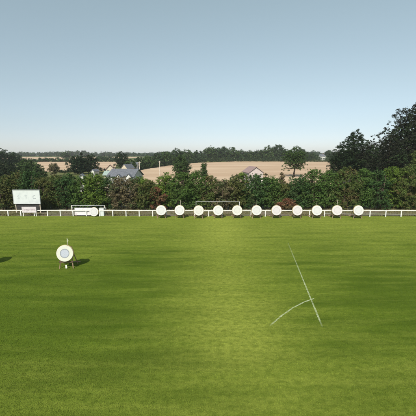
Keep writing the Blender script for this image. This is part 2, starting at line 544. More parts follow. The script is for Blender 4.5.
# rough grass and weeds along the fence
def verge_grass(n=60000):
    rng = np.random.default_rng(9)
    x = (rng.random(n) * 2 - 1) * 36
    y = 37.7 + rng.random(n) ** 1.3 * 6.5
    cl = np.sin(x * 1.3 + np.sin(y * 2.1) * 2) + np.sin(x * 0.47 + 1.2) + rng.normal(0, 0.6, n)
    k = cl > 0.1
    x, y = x[k], y[k]; n = len(x)
    h = 0.08 + 0.25 * rng.random(n) ** 2
    w = 0.012 + 0.014 * rng.random(n)
    a = rng.random(n) * 2 * np.pi
    lean = rng.normal(0, 0.07, (n, 2))
    V = np.zeros((n, 3, 3))
    V[:, 0] = np.stack([x - np.cos(a) * w, y - np.sin(a) * w, np.full(n, 0.004)], 1)
    V[:, 1] = np.stack([x + np.cos(a) * w, y + np.sin(a) * w, np.full(n, 0.004)], 1)
    V[:, 2] = np.stack([x + lean[:, 0], y + lean[:, 1], h], 1)
    m = leaf_mat('rough_grass_blades', (0.06, 0.07, 0.022), (0.17, 0.14, 0.07), (0.11, 0.10, 0.04), 0.6, 0.2)
    tag(raw_mesh('rough_grass', V.reshape(-1, 3), 3, m), 'rough dry grass and weeds under the white fence', 'grass', kind='stuff')


verge_grass()

# ------------------------------------------------------------------ foliage
def leaf_cloud(blobs, n, size, rng, shell=0.45, up=0.25, asp=0.62, fly=0.08):
    c = np.array([b[0] for b in blobs]); r = np.array([b[1] for b in blobs])
    wgt = r.prod(1) ** (2 / 3); wgt /= wgt.sum()
    # twigs: sprays of leaves gathered round points of the clump surface, some larger than others
    m = max(n // 22, 40)
    kt = rng.choice(len(blobs), m, p=wgt)
    dt = rng.normal(0, 1, (m, 3)); dt /= np.linalg.norm(dt, axis=1)[:, None]
    rt = shell + (1 - shell) * rng.random(m) ** 0.55
    rt = rt * (1 + fly * rng.normal(0, 1, m))
    pt = c[kt] + dt * r[kt] * rt[:, None]
    st = size * (0.7 + 1.5 * rng.random(m) ** 2)
    q = rng.choice(m, n, p=(st ** 1.5) / (st ** 1.5).sum())
    d = dt[q]
    off = rng.normal(0, 1, (n, 3)); off /= np.linalg.norm(off, axis=1)[:, None] * (1 + 0.6 * rng.random(n))[:, None]
    p = pt[q] + off * (st[q] * rng.random(n) ** 0.5 * 1.25)[:, None] * np.array([1, 1, 0.75])
    nm = d * 0.5 + off * 0.45 + rng.normal(0, 0.45, (n, 3)); nm[:, 2] += up
    nm /= np.linalg.norm(nm, axis=1)[:, None]
    t = np.cross(nm, rng.normal(0, 1, (n, 3))); t /= np.linalg.norm(t, axis=1)[:, None] + 1e-9
    b = np.cross(nm, t)
    s = size * (0.45 + 0.95 * rng.random(n) ** 1.4)
    hs = (s * 0.5)[:, None]; hb = hs * asp
    bend = nm * hs * 0.25
    V = np.stack([p - t * hs - bend, p + b * hb, p + t * hs - bend, p - b * hb], 1)
    return V.reshape(-1, 3)


def crown_blobs(W, z0, z1, rng, k, D=None, shape='round', br=(0.24, 0.42)):
    """clumps filling an ellipsoid-like crown W wide, from z0 to z1"""
    D = D or W
    hh = (z1 - z0); out = []
    for i in range(k):
        t = (i + 0.5) / k
        f = t + rng.normal(0, 0.05)
        f = min(max(f, 0.05), 0.97)
        if shape == 'round': env = math.sqrt(max(0.04, 1 - (2 * f - 0.9) ** 2 * 0.95))
        elif shape == 'cone': env = max(0.10, 1.0 - f) ** 0.8
        elif shape == 'dome': env = math.sqrt(max(0.05, 1 - f ** 2.2))
        elif shape == 'bush': env = 0.98 if f < 0.7 else max(0.45, 1 - (f - 0.7) * 1.5)
        else: env = 1
        rb = W * rng.uniform(*br) * (0.6 + 0.4 * env)
        rb = min(rb, hh * 0.42)
        a = i * 2.399 + rng.normal(0, 0.4)
        q = math.sqrt(rng.uniform(0.15, 1.0))
        ox = max(W / 2 * env - rb * 0.85, 0.0) * q
        oy = max(D / 2 * env - rb * 0.85, 0.0) * q
        z = z0 + rb * 0.6 + (hh - rb * 1.45) * f
        out.append(((math.cos(a) * ox, math.sin(a) * oy, z), (rb, rb, rb * rng.uniform(0.7, 0.95))))
    out.append(((0, 0, z1 - W * 0.16), (W * 0.17, W * 0.17, W * 0.16)))
    return out


SEED = [100]


def trunk_mesh(h, r, blobs, rng, parent, name='trunk', mat=None, stems=1, spread=0.3):
    mb = MB()
    for s in range(stems):
        a = rng.uniform(0, 6.28); o = spread * (0 if stems == 1 else 1) * rng.uniform(0.3, 1)
        bx, by = math.cos(a) * o, math.sin(a) * o
        lean = rng.normal(0, 0.04 * h, 2)
        pts = [(bx, by, -0.15), (bx * 1.05, by * 1.05, h * 0.1), (bx * 1.2 + lean[0] * 0.4, by * 1.2 + lean[1] * 0.4, h * 0.42),
               (bx * 1.3 + lean[0], by * 1.3 + lean[1], h * 0.85)]
        mb.tube(pts, [r * 1.3, r, r * 0.7, r * 0.2], 8)
        fork = Vector(pts[2])
        for b in rng.permutation(len(blobs))[:max(3, len(blobs) // ((1 if h > 14 else 2) * stems))]:
            c = Vector(blobs[b][0])
            f0 = fork if c.z > fork.z else Vector(pts[1]).lerp(fork, 0.6)
            mid = f0.lerp(c, 0.55) + Vector((0, 0, -0.04 * h))
            mb.tube([f0, mid, c], [r * 0.5, r * 0.28, r * 0.08], 6)
    return mb.build(name, mat or M['bark'], parent, smooth=True)


def plant(name, label, cat, group, u, Y, vtop, wpx, lm, shape='round', lo=0.12, k=18, dens=7.0, leaf=0.0029,
          stems=1, part='crown', depthf=1.0, br=(0.24, 0.42), shell=0.45, extra=None, lmin=0.0, grow=1.03, fly=0.03):
    SEED[0] += 1
    rng = np.random.default_rng(SEED[0])
    z0 = tz(Y)
    x = xof(u, Y, z0 + 2)
    h = (zof(vtop, Y) - z0) * grow
    dp = depth(Y, z0 + h / 2)
    W = wpx / F * dp
    root = empty(name, (x, Y, z0), label, cat, group, rz=0)
    bl = crown_blobs(W, h * lo, h, rng, k, W * depthf, shape, br)
    if extra: bl += extra(W, h, rng)
    s = max(leaf * dp, lmin)
    n = int(dens * W * h * (1 - lo) * 0.78 / (0.5 * s * s * 0.62))
    n = min(max(n, 500), 260000)
    raw_mesh(part, leaf_cloud(bl, n, s, rng, shell, fly=fly), 4, LM[lm], root)
    trunk_mesh(h, max(0.05, (0.028 if stems == 1 else 0.014) * h), bl, rng, root,
               'trunk' if stems == 1 else 'stem', stems=stems, spread=W * 0.16)
    return root


# ------------------------------------------------------------------ the hedge behind the fence: 30-odd shrubs grown together
HG = 'shrubs grown together in the tall hedge'
HY = 43.0
hedge = [
    # u, top v, width px, leaf, Y offset, label
    (-6, 176, 24, 'olive', 0.0, 'olive shrub cut by the left picture edge, left of the scoreboard'),
    (7, 178, 20, 'rust', -0.5, 'rust-tinged shrub just left of the white scoreboard'),
    (18, 175, 18, 'olive', 0.6, 'olive shrub behind the left half of the scoreboard'),
    (31, 174, 21, 'deep', 0.1, 'dark green shrub rising behind the right half of the scoreboard'),
    (44, 180, 17, 'rust', -0.6, 'orange-brown shrub just right of the white scoreboard'),
    (56, 178, 21, 'olive', 0.2, 'olive shrub midway between the scoreboard and the metal frame'),
    (69, 177, 20, 'deep', 0.0, 'dark green shrub behind the left end of the metal frame'),
    (82, 179, 20, 'green', -0.3, 'green shrub behind the middle of the metal frame'),
    (96, 176, 23, 'bright', 0.0, 'fresh bright green shrub behind the right end of the metal frame'),
    (109, 179, 18, 'deep', 0.4, 'dark shrub just right of the metal frame, before the slate roof'),
    (119, 179, 18, 'brown', -0.5, 'low brown shrub in front of the white slate-roofed bungalow'),
    (132, 180, 18, 'brown', 0.0, 'brown shrub below the right end of the slate roof'),
    (141, 179, 19, 'bright', 1.0, 'yellow-green shrub rising over the red shrub left of the targets'),
    (147, 183, 18, 'rust', -1.2, 'russet shrub between the slate roof and the first target'),
    (157, 188, 17, 'red', -1.4, 'red-leaved shrub behind the leftmost target of the row'),
    (165, 176, 22, 'bright', 0.3, 'bright green shrub rising over the leftmost target of the row'),
    (181, 175, 23, 'green', 0.0, 'broad green shrub behind the second target from the left'),
    (196, 174, 21, 'green', 0.4, 'green shrub behind the left post of the goal'),
    (210, 178, 17, 'olive', -0.2, 'olive shrub behind the left half of the goal crossbar'),
    (223, 182, 19, 'brown', -0.6, 'brown half-bare shrub behind the middle of the goal'),
    (236, 178, 19, 'rust', 0.0, 'brown and green shrub behind the right post of the goal'),
    (242, 176, 13, 'bright', 1.0, 'yellow-green shrub tip beside the pink gabled house'),
    (255, 176.5, 24, 'deep', 0.0, 'dark green shrub just below the pink gabled house'),
    (270, 179, 22, 'green', 0.3, 'green shrub to the right of the pink gabled house'),
    (282, 184, 18, 'rust', 0.6, 'brownish shrub under the drooping field tree, left side'),
    (288, 198, 19, 'red', -1.6, 'low red-leaved shrub between the seventh and eighth targets'),
    (299, 178, 22, 'deep', 0.2, 'dark green shrub under the drooping field tree, right side'),
    (314, 172, 24, 'green', 0.0, 'tall green shrub behind the third target from the right end'),
    (330, 174, 22, 'green', 0.5, 'green shrub left of the second target from the right end'),
    (345, 171, 23, 'olive', 0.0, 'tall olive-green shrub between the two rightmost targets of the row'),
    (361, 172, 22, 'green', 0.4, 'green shrub behind the rightmost target of the row'),
    (376, 173, 21, 'deep', -0.2, 'dark green shrub at the first fence post right of the targets'),
    (391, 170, 21, 'bright', 0.4, 'light green shrub under the great dark tree'),
    (404, 171, 20, 'olive', -0.3, 'olive shrub at the last but one fence post on the right'),
    (420, 168, 24, 'green', 0.2, 'green shrub cut by the right picture edge'),
]
for i, (u, vt, w, lm, dy, lab) in enumerate(hedge):
    low = vt > 186
    plant('hedge_shrub', lab, 'shrub', HG, u, HY + dy, vt, w * (1.55 if not low else 1.3), lm, 'bush', 0.0, 46 if not low else 18, 6.5, 0.0029,
          stems=4, part='foliage', depthf=0.95, br=(0.09, 0.23), shell=0.35, grow=1.13 if not low else 1.05)

# ------------------------------------------------------------------ trees beyond the hedge
TG = 'trees beyond the hedge'
EG = 'trees along the far edge of the stubble field'


def T(label, u, Y, vt, w, lm, shape='round', name='broadleaf_tree', group=TG, **kw):
    return plant(name, label, 'tree', group, u, Y, vt, w, lm, shape, **kw)


T('tall dark tree at the left picture edge, against the sky', 1, 150, 148.5, 26, 'dark', k=20)
T('dark tree sloping down beside the tall one at the left edge', 15, 155, 152.5, 20, 'dark')
T('dark olive round tree low at the left picture edge', 4, 84, 161, 34, 'dark', 'dome', lo=0.05, k=18)
T('broad mid-green tree above the white scoreboard', 27, 88, 158.5, 30, 'tree', 'dome', lo=0.05, k=20)
T('small green tree right of the tree above the scoreboard', 39, 80, 163, 17, 'tree', 'dome', lo=0.05)
T('small brown round tree in front of the left field', 54, 105, 162, 13, 'treebrown')
T('dark round tree on the ridge beyond the left field', 66, 330, 151.5, 12, 'far', lo=0.03)
T('left one of the pair of big dark trees', 77.5, 112, 154.2, 23, 'dark', k=20, lo=0.05)
T('right one of the pair of big dark trees', 90, 115, 153.6, 22, 'dark', k=20, lo=0.05)
T('pointed dark treetop behind the pair of big dark trees', 82, 125, 152.5, 7, 'dark', 'cone', name='conifer_tree', lo=0.05)
T('dark round tree above the left end of the slate roof', 121.5, 145, 151, 18, 'dark', k=18, lo=0.06)
for (u, Y, vt, w, lm, lab) in [
    (101, 290, 156, 9, 'far', 'low far tree right of the pair of big dark trees'),
    (110, 310, 156.5, 10, 'far', 'low far tree left of the round tree by the slate roof'),
    (130, Yof(171.3), 159, 9, 'tree', 'lowest tree at the near left corner of the stubble field'),
    (139, Yof(169.3), 157, 10, 'far', 'dark low tree behind the left pale pole'),
    (148, Yof(167.8), 155.3, 11, 'tree', 'green tree between the two pale poles'),
    (157, Yof(166.4), 153.2, 11, 'far', 'dark tree behind the right pale pole'),
    (166, Yof(165.2), 151.3, 12, 'tree', 'field-edge tree left of the broad tree in the field'),
    (176, Yof(164.2), 148.8, 12, 'far', 'field-edge tree rising behind the top of the broad field tree'),
    (187, Yof(163.0), 149.6, 11, 'tree', 'field-edge tree rising behind the right side of the broad field tree'),
    (198.5, Yof(162.0), 150.5, 12, 'far', 'field-edge tree above the small conical tree'),
    (210.5, 268, 146.8, 14, 'tree', 'taller field-edge tree above the left goal half'),
    (221, 268, 146, 14, 'far', 'tallest field-edge tree above the middle of the goal'),
    (231.5, 266, 147.5, 13, 'tree', 'field-edge tree above the right goal half'),
    (241, 268, 150.2, 12, 'far', 'lower field-edge tree just left of the pink gabled house'),
    (250, 270, 150.6, 12, 'tree', 'lower field-edge tree above the pink gabled house'),
    (259, 268, 149.4, 12, 'far', 'field-edge tree just right of the pink gabled house'),
    (268, 264, 146.5, 14, 'tree', 'tall field-edge tree two to the left of the drooping tree'),
    (278.5, 262, 145.4, 15, 'far', 'tall field-edge tree touching the left of the drooping tree'),
    (303, 270, 149.5, 14, 'far', 'field-edge tree touching the right of the drooping tree'),
    (313, 280, 153.5, 12, 'far', 'low field-edge tree between the drooping tree and the far white house'),
]:
    T(lab, u, Y, vt, w * 1.75, lm, 'dome', group=EG, lo=0.0, k=18, leaf=0.0032, grow=1.08)

# a low field hedge joins the feet of those trees
def hedgerow(label, pts, hpx, lm, seed):
    rng = np.random.default_rng(seed)
    P3 = [Vector((*land(*q), 0)) for q in pts]
    bl = []; area = 0
    for a, b in zip(P3, P3[1:]):
        ln = (b - a).length; t = 0.0
        while t < ln:
            p = a.lerp(b, t / ln)
            hh = hpx / F * depth(p.y, 2.0)
            rr = hh * rng.uniform(0.36, 0.62)
            bl.append(((p.x + rng.normal(0, 0.4), p.y + 2 + rng.normal(0, 0.8), tz(p.y) + rr * 0.8), (rr * 1.3, rr * 1.1, rr)))
            t += rr * rng.uniform(0.8, 1.3)
        area += ln * hpx / F * depth(a.y, 2.0)
    s_ = 0.0030 * depth(P3[0].y)
    n = int(7 * area / (0.31 * s_ * s_))
    o = raw_mesh('field_hedge', leaf_cloud(bl, min(n, 90000), s_, rng), 4, LM[lm])
    tag(o, label, 'hedge')


hedgerow('long low dark hedge along the far edge of the stubble field',
         [(112, 177), (128, 172.4), (145, 168.8), (168, 165.6), (195, 162.9), (232, 161.6), (345, 161.8)], 5.0, 'far', 31)
hedgerow('low dark hedge along the top of the left stubble field', [(20, 161.8), (118, 161.8)], 4.0, 'far', 32)
hedgerow('low hedge under the pair of big dark trees', [(58, 173), (92, 171.5), (116, 170.5)], 3.5, 'dark', 33)

T('broad dark green tree alone in the field above the second target', 181, 92, 154.5, 22, 'tree', k=22, lo=0.06, dens=9)
T('small conical tree in the field above the goal left post', 203.5, 88, 162.5, 12, 'tree', 'cone', lo=0.05)


def droop(W, h, rng):
    out = []
    for k in range(34):
        a = k * 2.399
        q = W * (0.20 + 0.28 * rng.random())
        zc = h * (0.46 - 0.30 * q / W + rng.normal(0, 0.03))
        out.append(((math.cos(a) * q, math.sin(a) * q, zc), (W * 0.045, W * 0.045, h * 0.13)))
    return out


T('drooping tree standing alone in the field at right, bare trunk showing', 294, 100, 146.8, 30, 'tree', lo=0.33, k=30, dens=8, extra=droop,
  name='drooping_tree')
for (u, vt, Y, w, lab) in [(282, 172.5, 78, 7, 'tiny round bush in the stubble left of the drooping tree'),
                           (266, 173, 80, 6, 'tiny brown bush in the stubble by the pink gabled house')]:
    plant('field_bush', lab, 'bush', 'tiny bushes at the near edge of the stubble', u, Y, vt, w, 'treebrown', 'dome', 0.02, 8,
          part='foliage', stems=3)

T('far pale tree beside the small white far house', 329, 300, 150, 16, 'far', 'dome', lo=0.02)
T('dark tree standing before the small far house', 337, 80, 145.5, 24, 'dark', lo=0.05, k=18)
T('tall pointed green-topped tree left of the great dark tree', 352, 76, 130, 37, 'dark', 'round', lo=0.05, k=28)
T('dark tree filling the gap left of the great dark tree', 367, 70, 141, 30, 'purple', 'round', lo=0.05, k=18)
T('great dark spreading tree at the right picture edge', 428, 66, 93, 142, 'purple', 'dome', lo=0.06, k=110, dens=9, leaf=0.0038, depthf=0.7, fly=0.0,
  br=(0.11, 0.20), name='great_spreading_tree')
T('black-leaved tree leaning on the left of the great dark tree', 386, 60, 133, 46, 'purple', 'round', lo=0.05, k=34, dens=6)
T('lighter green small tree at the right edge under the great dark tree', 413, 53, 151, 22, 'treelight', 'dome', lo=0.1, k=16)

# far woods (nobody could count these)
def far_wood(label, segs, seed):
    rng = np.random.default_rng(seed)
    V = []
    for (Y, u0, u1, h0, h1, lf, gap) in segs:
        z0 = tz(Y); x0, x1 = xof(u0, Y, z0), xof(u1, Y, z0)
        bl = []; x = x0
        while x < x1:
            hh = rng.uniform(h0, h1) * (0.75 + 0.25 * math.sin(x / 60.0) * math.sin(x / 23.0 + 1))
            r = hh * rng.uniform(0.45, 0.6)
            if math.sin(x / 90.0 + Y) > gap:
                bl.append(((x, Y + rng.normal(0, 12), z0 + hh * 0.52), (r * 1.1, r, hh * 0.52)))
            x += r * rng.uniform(0.7, 1.2)
        n = int(2.6 * len(bl) * h1 * h1 / (0.31 * lf * lf))
        V.append(leaf_cloud(bl, min(n, 60000), lf, rng))
    o = raw_mesh('far_wood', np.concatenate(V), 4, LM['far'])
    tag(o, label, 'wood', kind='stuff')


far_wood('far-off woods along the blue ridge', [(620, -40, 470, 7, 12, 2.4, -0.25), (1000, -40, 470, 9, 14, 3.4, -0.5),
                                               (1500, -60, 480, 11, 16, 5.0, -1.1)], 41)

# ------------------------------------------------------------------ houses
def house(name, label, u, Y, wpx, v_eave, v_ridge, rz, dpt, wall, roof, gable_front=False, win=2, chim=True, group='houses beyond the hedge',
          dz=0.0, overhang=0.22):
    z0 = tz(Y); x = xof(u, Y, z0 + 3)
    he = zof(v_eave, Y) - z0; hr = zof(v_ridge, Y) - z0
    W = wpx / F * depth(Y, z0 + 3)
    root = empty(name, (x, Y, z0), label, 'house', group, rz)
    a, b = W / 2, dpt / 2
    mb = MB()
    if gable_front:     # ridge runs away from the camera
        vs = [(-a, -b, 0), (a, -b, 0), (a, -b, he), (0, -b, hr - 0.05), (-a, -b, he),
              (-a, b, 0), (a, b, 0), (a, b, he), (0, b, hr - 0.05), (-a, b, he)]
    else:
        vs = [(-a, -b, 0), (-a, b, 0), (-a, b, he), (-a, 0, hr - 0.05), (-a, -b, he),
              (a, -b, 0), (a, b, 0), (a, b, he), (a, 0, hr - 0.05), (a, -b, he)]
    mb.add(vs, [(0, 1, 2, 3, 4), (9, 8, 7, 6, 5), (0, 4, 9, 5), (1, 6, 7, 2), (2, 7, 8, 3), (3, 8, 9, 4), (0, 5, 6, 1)])
    wl = mb.build('wall', wall, root)
    # roof: two slabs
    rb = MB(); o = overhang; t = 0.10
    for s in (-1, 1):
        run = (a if gable_front else b)
        sl = (hr - he) / run
        ex = run + o; ez = he - o * sl
        if gable_front:
            q = [(0, -b - o, hr), (0, b + o, hr), (s * ex, b + o, ez), (s * ex, -b - o, ez)]
        else:
            q = [(-a - o, 0, hr), (a + o, 0, hr), (a + o, s * ex, ez), (-a - o, s * ex, ez)]
        low = [(p[0], p[1], p[2] + 0.015) for p in q]; up = [(p[0], p[1], p[2] + 0.015 + t) for p in q]
        rb.add(low + up, [(3, 2, 1, 0), (4, 5, 6, 7), (0, 1, 5, 4), (1, 2, 6, 5), (2, 3, 7, 6), (3, 0, 4, 7)])
    rf = rb.build('roof', roof, root)
    if chim:
        cb = MB()
        cxp = (0.0, b * 0.5) if gable_front else (a * 0.62, 0.0)
        cb.box((cxp[0], cxp[1], hr + 0.25), (0.6, 0.45, 1.1))
        cb.box((cxp[0], cxp[1], hr + 0.84), (0.72, 0.57, 0.1))
        cb.tube([(cxp[0], cxp[1], hr + 0.85), (cxp[0], cxp[1], hr + 1.15)], [0.12, 0.1], 8)
        cb.build('chimney', M['brick'], rf)
    for k in range(win):
        wx = -a + (k + 0.5) * W / max(win, 1)
        ww = min(1.1, W / max(win, 1) * 0.5)
        zc = min(1.55, he * 0.55)
        fr = MB()
        for (dx_, dz_, sw, sh) in ((-ww / 2, 0, 0.08, 1.14), (ww / 2, 0, 0.08, 1.14), (0, 0.57, ww + 0.08, 0.08), (0, -0.57, ww + 0.16, 0.08),
                                   (0, 0, 0.05, 1.06)):
            fr.box((wx + dx_, -b - 0.025, zc + dz_), (sw, 0.07, sh))
        w_ = fr.build('window', M['paint'], root)
        MB().box((wx, -b - 0.008, zc), (ww - 0.06, 0.02, 1.06)).build('pane', M['glass'], w_)
    return root


hs = house('bungalow', 'white bungalow with long slate roof showing over the brown hedge', 126, 60, 25, 175.6, 169.2, math.radians(-3), 6.5,
           M['render'], M['slate'], win=3, chim=False)
# its two white front gables
def wing(root, u, Y, w, v_e, v_r, dpt, yf):
    pass


for (u, w, vt, ve) in ((119.5, 5.5, 174.6, 177.5), (129.8, 5.0, 174.2, 177.2)):
    Yg = 55.9; z0 = tz(60)
    x = xof(u, Yg, 3) - hs.location.x
    hr = zof(vt, Yg) - z0; he = zof(ve, Yg) - z0; a = w / F * depth(Yg, 3) / 2
    y0, y1 = Yg - 60, -3.26
    mb = MB()
    mb.add([(x - a, y0, 0), (x + a, y0, 0), (x + a, y0, he), (x, y0, hr), (x - a, y0, he),
            (x - a, y1, 0), (x + a, y1, 0), (x + a, y1, he), (x, y1, hr), (x - a, y1, he)],
           [(0, 1, 2, 3, 4), (9, 8, 7, 6, 5), (0, 4, 9, 5), (1, 6, 7, 2), (2, 7, 8, 3), (3, 8, 9, 4), (0, 5, 6, 1)])
    g = mb.build('porch', M['render'], hs)
    rb = MB()
    for s in (-1, 1):
        q = [(x, y0 - 0.15, hr + 0.02), (x, y1, hr + 0.02), (x + s * (a + 0.12), y1, he - 0.1), (x + s * (a + 0.12), y0 - 0.15, he - 0.1)]
        rb.add(q + [(p[0], p[1], p[2] + 0.08) for p in q], [(3, 2, 1, 0), (4, 5, 6, 7), (0, 1, 5, 4), (1, 2, 6, 5), (2, 3, 7, 6), (3, 0, 4, 7)])
    rb.build('porch_roof', M['slate'], g)

house('shed', 'low shed with pale green sheet roof left of the slate roof', 110.5, 66, 9, 174.5, 171.2, 0.1, 4, M['cream'], M['greenroof'], win=1, chim=False)
house('gabled_house', 'pale pink gabled house standing behind the dark green shrub', 252.5, 72, 13.5, 171.8, 166.8, math.radians(5), 7, M['pinkrender'],
      M['pinktile'], gable_front=True, win=2, chim=False)
house('cottage', 'cream gabled cottage between the dark tree pair and the round tree', 110, 112, 7.5, 168.8, 164.8, 0.3, 7, M['cream'], M['redtile'], gable_front=True, win=2, chim=False)
house('cottage', 'cream cottage at the foot of the round tree by the slate roof', 127.8, 112, 6.0, 167.8, 164.2, -0.2, 6, M['cream'], M['slate'], gable_front=True, win=1, chim=False)
house('cottage', 'pale cottage just right of the round tree, under far trees', 134, 135, 8, 165.0, 162.2, 0.0, 6, M['render'], M['slate'], win=2, chim=False)
house('outbuilding', 'tiny white outbuilding below the pair of big dark trees', 82, 64, 4, 176.0, 174.2, 0.3, 2.6, M['render'], M['slate'], gable_front=True, win=1, chim=False)
house('outbuilding', 'tiny white outbuilding right of the pair of big dark trees', 95, 92, 3.2, 171.0, 169.4, -0.2, 2.6, M['render'], M['slate'], gable_front=True, win=1, chim=False)
house('far_house', 'small white house far off beside a pale tree', 321.5, 290, 4.6, 156.4, 154.4, 0.1, 8, M['render'], M['slate'], win=3, group='houses beyond the hedge')

# pale poles at the near edge of the stubble
for (u, v0, Y, lab) in [(139.7, 161.5, 100, 'pale pole in the stubble above the red shrub, left of two'),
                        (159.8, 161.0, 104, 'pale pole in the stubble left of the broad field tree')]:
    z0 = tz(Y); h = zof(v0, Y) - z0
    r = empty('pole', (xof(u, Y, z0 + 2), Y, z0), lab, 'pole', 'pale poles in the stubble')
    MB().tube([(0, 0, -0.1), (0, 0, h * 0.5), (0, 0, h)], [0.13, 0.115, 0.1], 10).build('shaft', M['paintwood'], r)
    mb = MB(); mb.box((0, 0.0, h - 0.35), (0.9, 0.08, 0.09))
    for s in (-0.35, 0.35): mb.tube([(s, 0, h - 0.31), (s, 0, h - 0.17)], [0.035, 0.03], 8)
    mb.build('crossarm', M['paintwood'], r)

# ------------------------------------------------------------------ white rail fence
f0 = gnd(-60, 215.9); f1 = gnd(482, 217.0)
fence = empty('rail_fence', (f0[0], f0[1], 0), 'long white post and rail fence between pitch and hedge', 'fence')
fdir = Vector((f1[0] - f0[0], f1[1] - f0[1], 0)); flen = fdir.length; fdir.normalize()


def fence_t(u):
    """distance along the fence whose picture column is u (solved on the ground)"""
    lo_, hi_ = 0.0, flen
    for _ in range(40):
        m_ = (lo_ + hi_) / 2
        x_, y_ = f0[0] + fdir.x * m_, f0[1] + fdir.y * m_
        if 208 + F * x_ / depth(y_, 0.5) < u: lo_ = m_
        else: hi_ = m_
    return (lo_ + hi_) / 2


posts_u = [-57, -44, -31, -18, -5, 8, 20.8, 34.2, 47.5, 60.3, 73, 86.2, 99.5, 112.8, 126, 139.2, 152.7, 166.5, 180.3, 194.4, 208.7, 222.6, 236.8, 251, 265.3, 280, 294.8, 309.6, 324.5,
           339.6, 354.7, 370, 385.8, 401.3, 417, 433, 449.2, 465.5]
frng = np.random.default_rng(3)


def rail_h(t):
    Yt = f0[1] + fdir.y * t
    return zof(210.4, Yt)


prev = None
for u in posts_u:
    t = fence_t(u)
    hh = rail_h(t) + frng.normal(0, 0.012)
    p = fdir * t
    rot = Matrix.Rotation(math.atan2(fdir.y, fdir.x) + frng.normal(0, 0.02), 3, 'Z')
    mb = MB(); mb.box((p.x, p.y, hh / 2 - 0.08), (0.11, 0.09, hh + 0.10), rot)
    mb.build('post', M['paint'], fence)
    if prev is not None:
        a = fdir * prev[0]; b = fdir * (t - 0.004)
        MB().bar((a.x, a.y, prev[1]), (b.x, b.y, hh), 0.075, 0.11).build('top_rail', M['paint'], fence)
        if u > 330:
            off = Vector((-fdir.y, fdir.x, 0)) * 0.075
            MB().bar((a.x + off.x, a.y + off.y, 0.36), (b.x + off.x, b.y + off.y, 0.34), 0.05, 0.05).build('lower_rail', M['greymetal'], fence)
    prev = (t, hh)

# ------------------------------------------------------------------ goal behind the fence
YG = 39.6
gl, gr, gt = xof(196, YG, 1.8), xof(239.6, YG, 1.8), zof(201.7, YG)
goal = empty('goal', ((gl + gr) / 2, YG, 0), 'slim white football goal standing behind the middle of the target row', 'goal')
hw = (gr - gl) / 2
for s in (-1, 1):
    MB().tube([(s * hw, 0, -0.05), (s * hw, 0, gt)], [0.028, 0.028], 10).build('goal_post', M['goalpaint'], goal, True)
    MB().tube([(s * hw, 0.04, gt - 0.02), (s * hw, 0.75, gt - 0.25), (s * hw, 1.3, 0.0)], [0.018] * 3, 8).build('back_stay', M['greymetal'], goal, True)
MB().tube([(-hw - 0.03, 0, gt), (hw + 0.03, 0, gt)], [0.028, 0.028], 10).build('crossbar', M['goalpaint'], goal, True)
MB().tube([(-hw, 1.3, 0.03), (hw, 1.3, 0.03)], [0.018, 0.018], 8).build('ground_bar', M['greymetal'], goal, True)

# ------------------------------------------------------------------ archery targets
R = 0.64


def disc_profile(r, t):
    return [(r - 0.05, -t / 2), (r - 0.012, -t / 2 + 0.02), (r, -t / 4), (r, t / 4), (r - 0.012, t / 2 - 0.02), (r - 0.05, t / 2)]


def make_target(face, label, group, flag=None, zc=1.02, legs=None, near=False):
    root = empty('archery_target', (0, 0, 0), label, 'archery target', group)
    tilt = Matrix.Rotation(math.radians(-9), 4, 'X')
    boss = MB().lathe(disc_profile(R, 0.17), 44).build('boss', M['straw'], root, True)
    boss.matrix_local = Matrix.Translation((0, 0, zc)) @ tilt
    fc = MB().lathe([(R - 0.035, 0), (R - 0.035, 0.014), (R - 0.05, 0.02)], 44).build('face', face, root)
    fc.matrix_local = Matrix.Translation((0, 0, zc)) @ tilt @ Matrix.Translation((0, -0.088, 0))
    # wooden easel: two front legs, ledge, two rear legs, rear bar
    lm = legs or M['wood']
    for s in (-1, 1):
        MB().bar((s * 0.50, -0.02, -0.03), (s * 0.30, 0.335, zc + 0.44), 0.06, 0.045).build('leg', lm, root)
        MB().bar((s * 0.50, 0.98, -0.03), (s * 0.28, 0.40, zc + 0.38), 0.05, 0.04).build('rear_leg', lm, root)
    MB().bar((-0.50, 0.02, zc - 0.675), (0.50, 0.02, zc - 0.675), 0.05, 0.13).build('ledge', M['darkwood'], root)
    MB().bar((-0.36, 0.375, zc + 0.38), (0.36, 0.375, zc + 0.38), 0.06, 0.05).build('top_bar', lm, root)
    MB().bar((-0.72, 0.93, 0.20), (0.72, 0.93, 0.20), 0.05, 0.06).build('rear_bar', lm, root)
    if flag:
        fl = MB().tube([(0.08, 0.33, 1.2), (0.08, 0.31, zc + R + flag)], [0.022, 0.018], 8).build('flag_pole', M['paintwood'], root)
        zt = zc + R + flag
        pb = MB()
        vs = [(0.10, 0.31, zt), (0.17, 0.33, zt - 0.16), (0.10, 0.31, zt - 0.34)]
        pb.add(vs + [(a, b + 0.006, c) for a, b, c in vs], [(0, 2, 1), (3, 4, 5), (0, 1, 4, 3), (1, 2, 5, 4), (2, 0, 3, 5)])
        if near: pb.build('pennant', M['flag'], fl)
    if near:
        mb = MB(); mb.box((0.02, -0.06, 0.17), (0.12, 0.03, 0.26)); mb.build('number_plate', M['paint'], root)
    return root


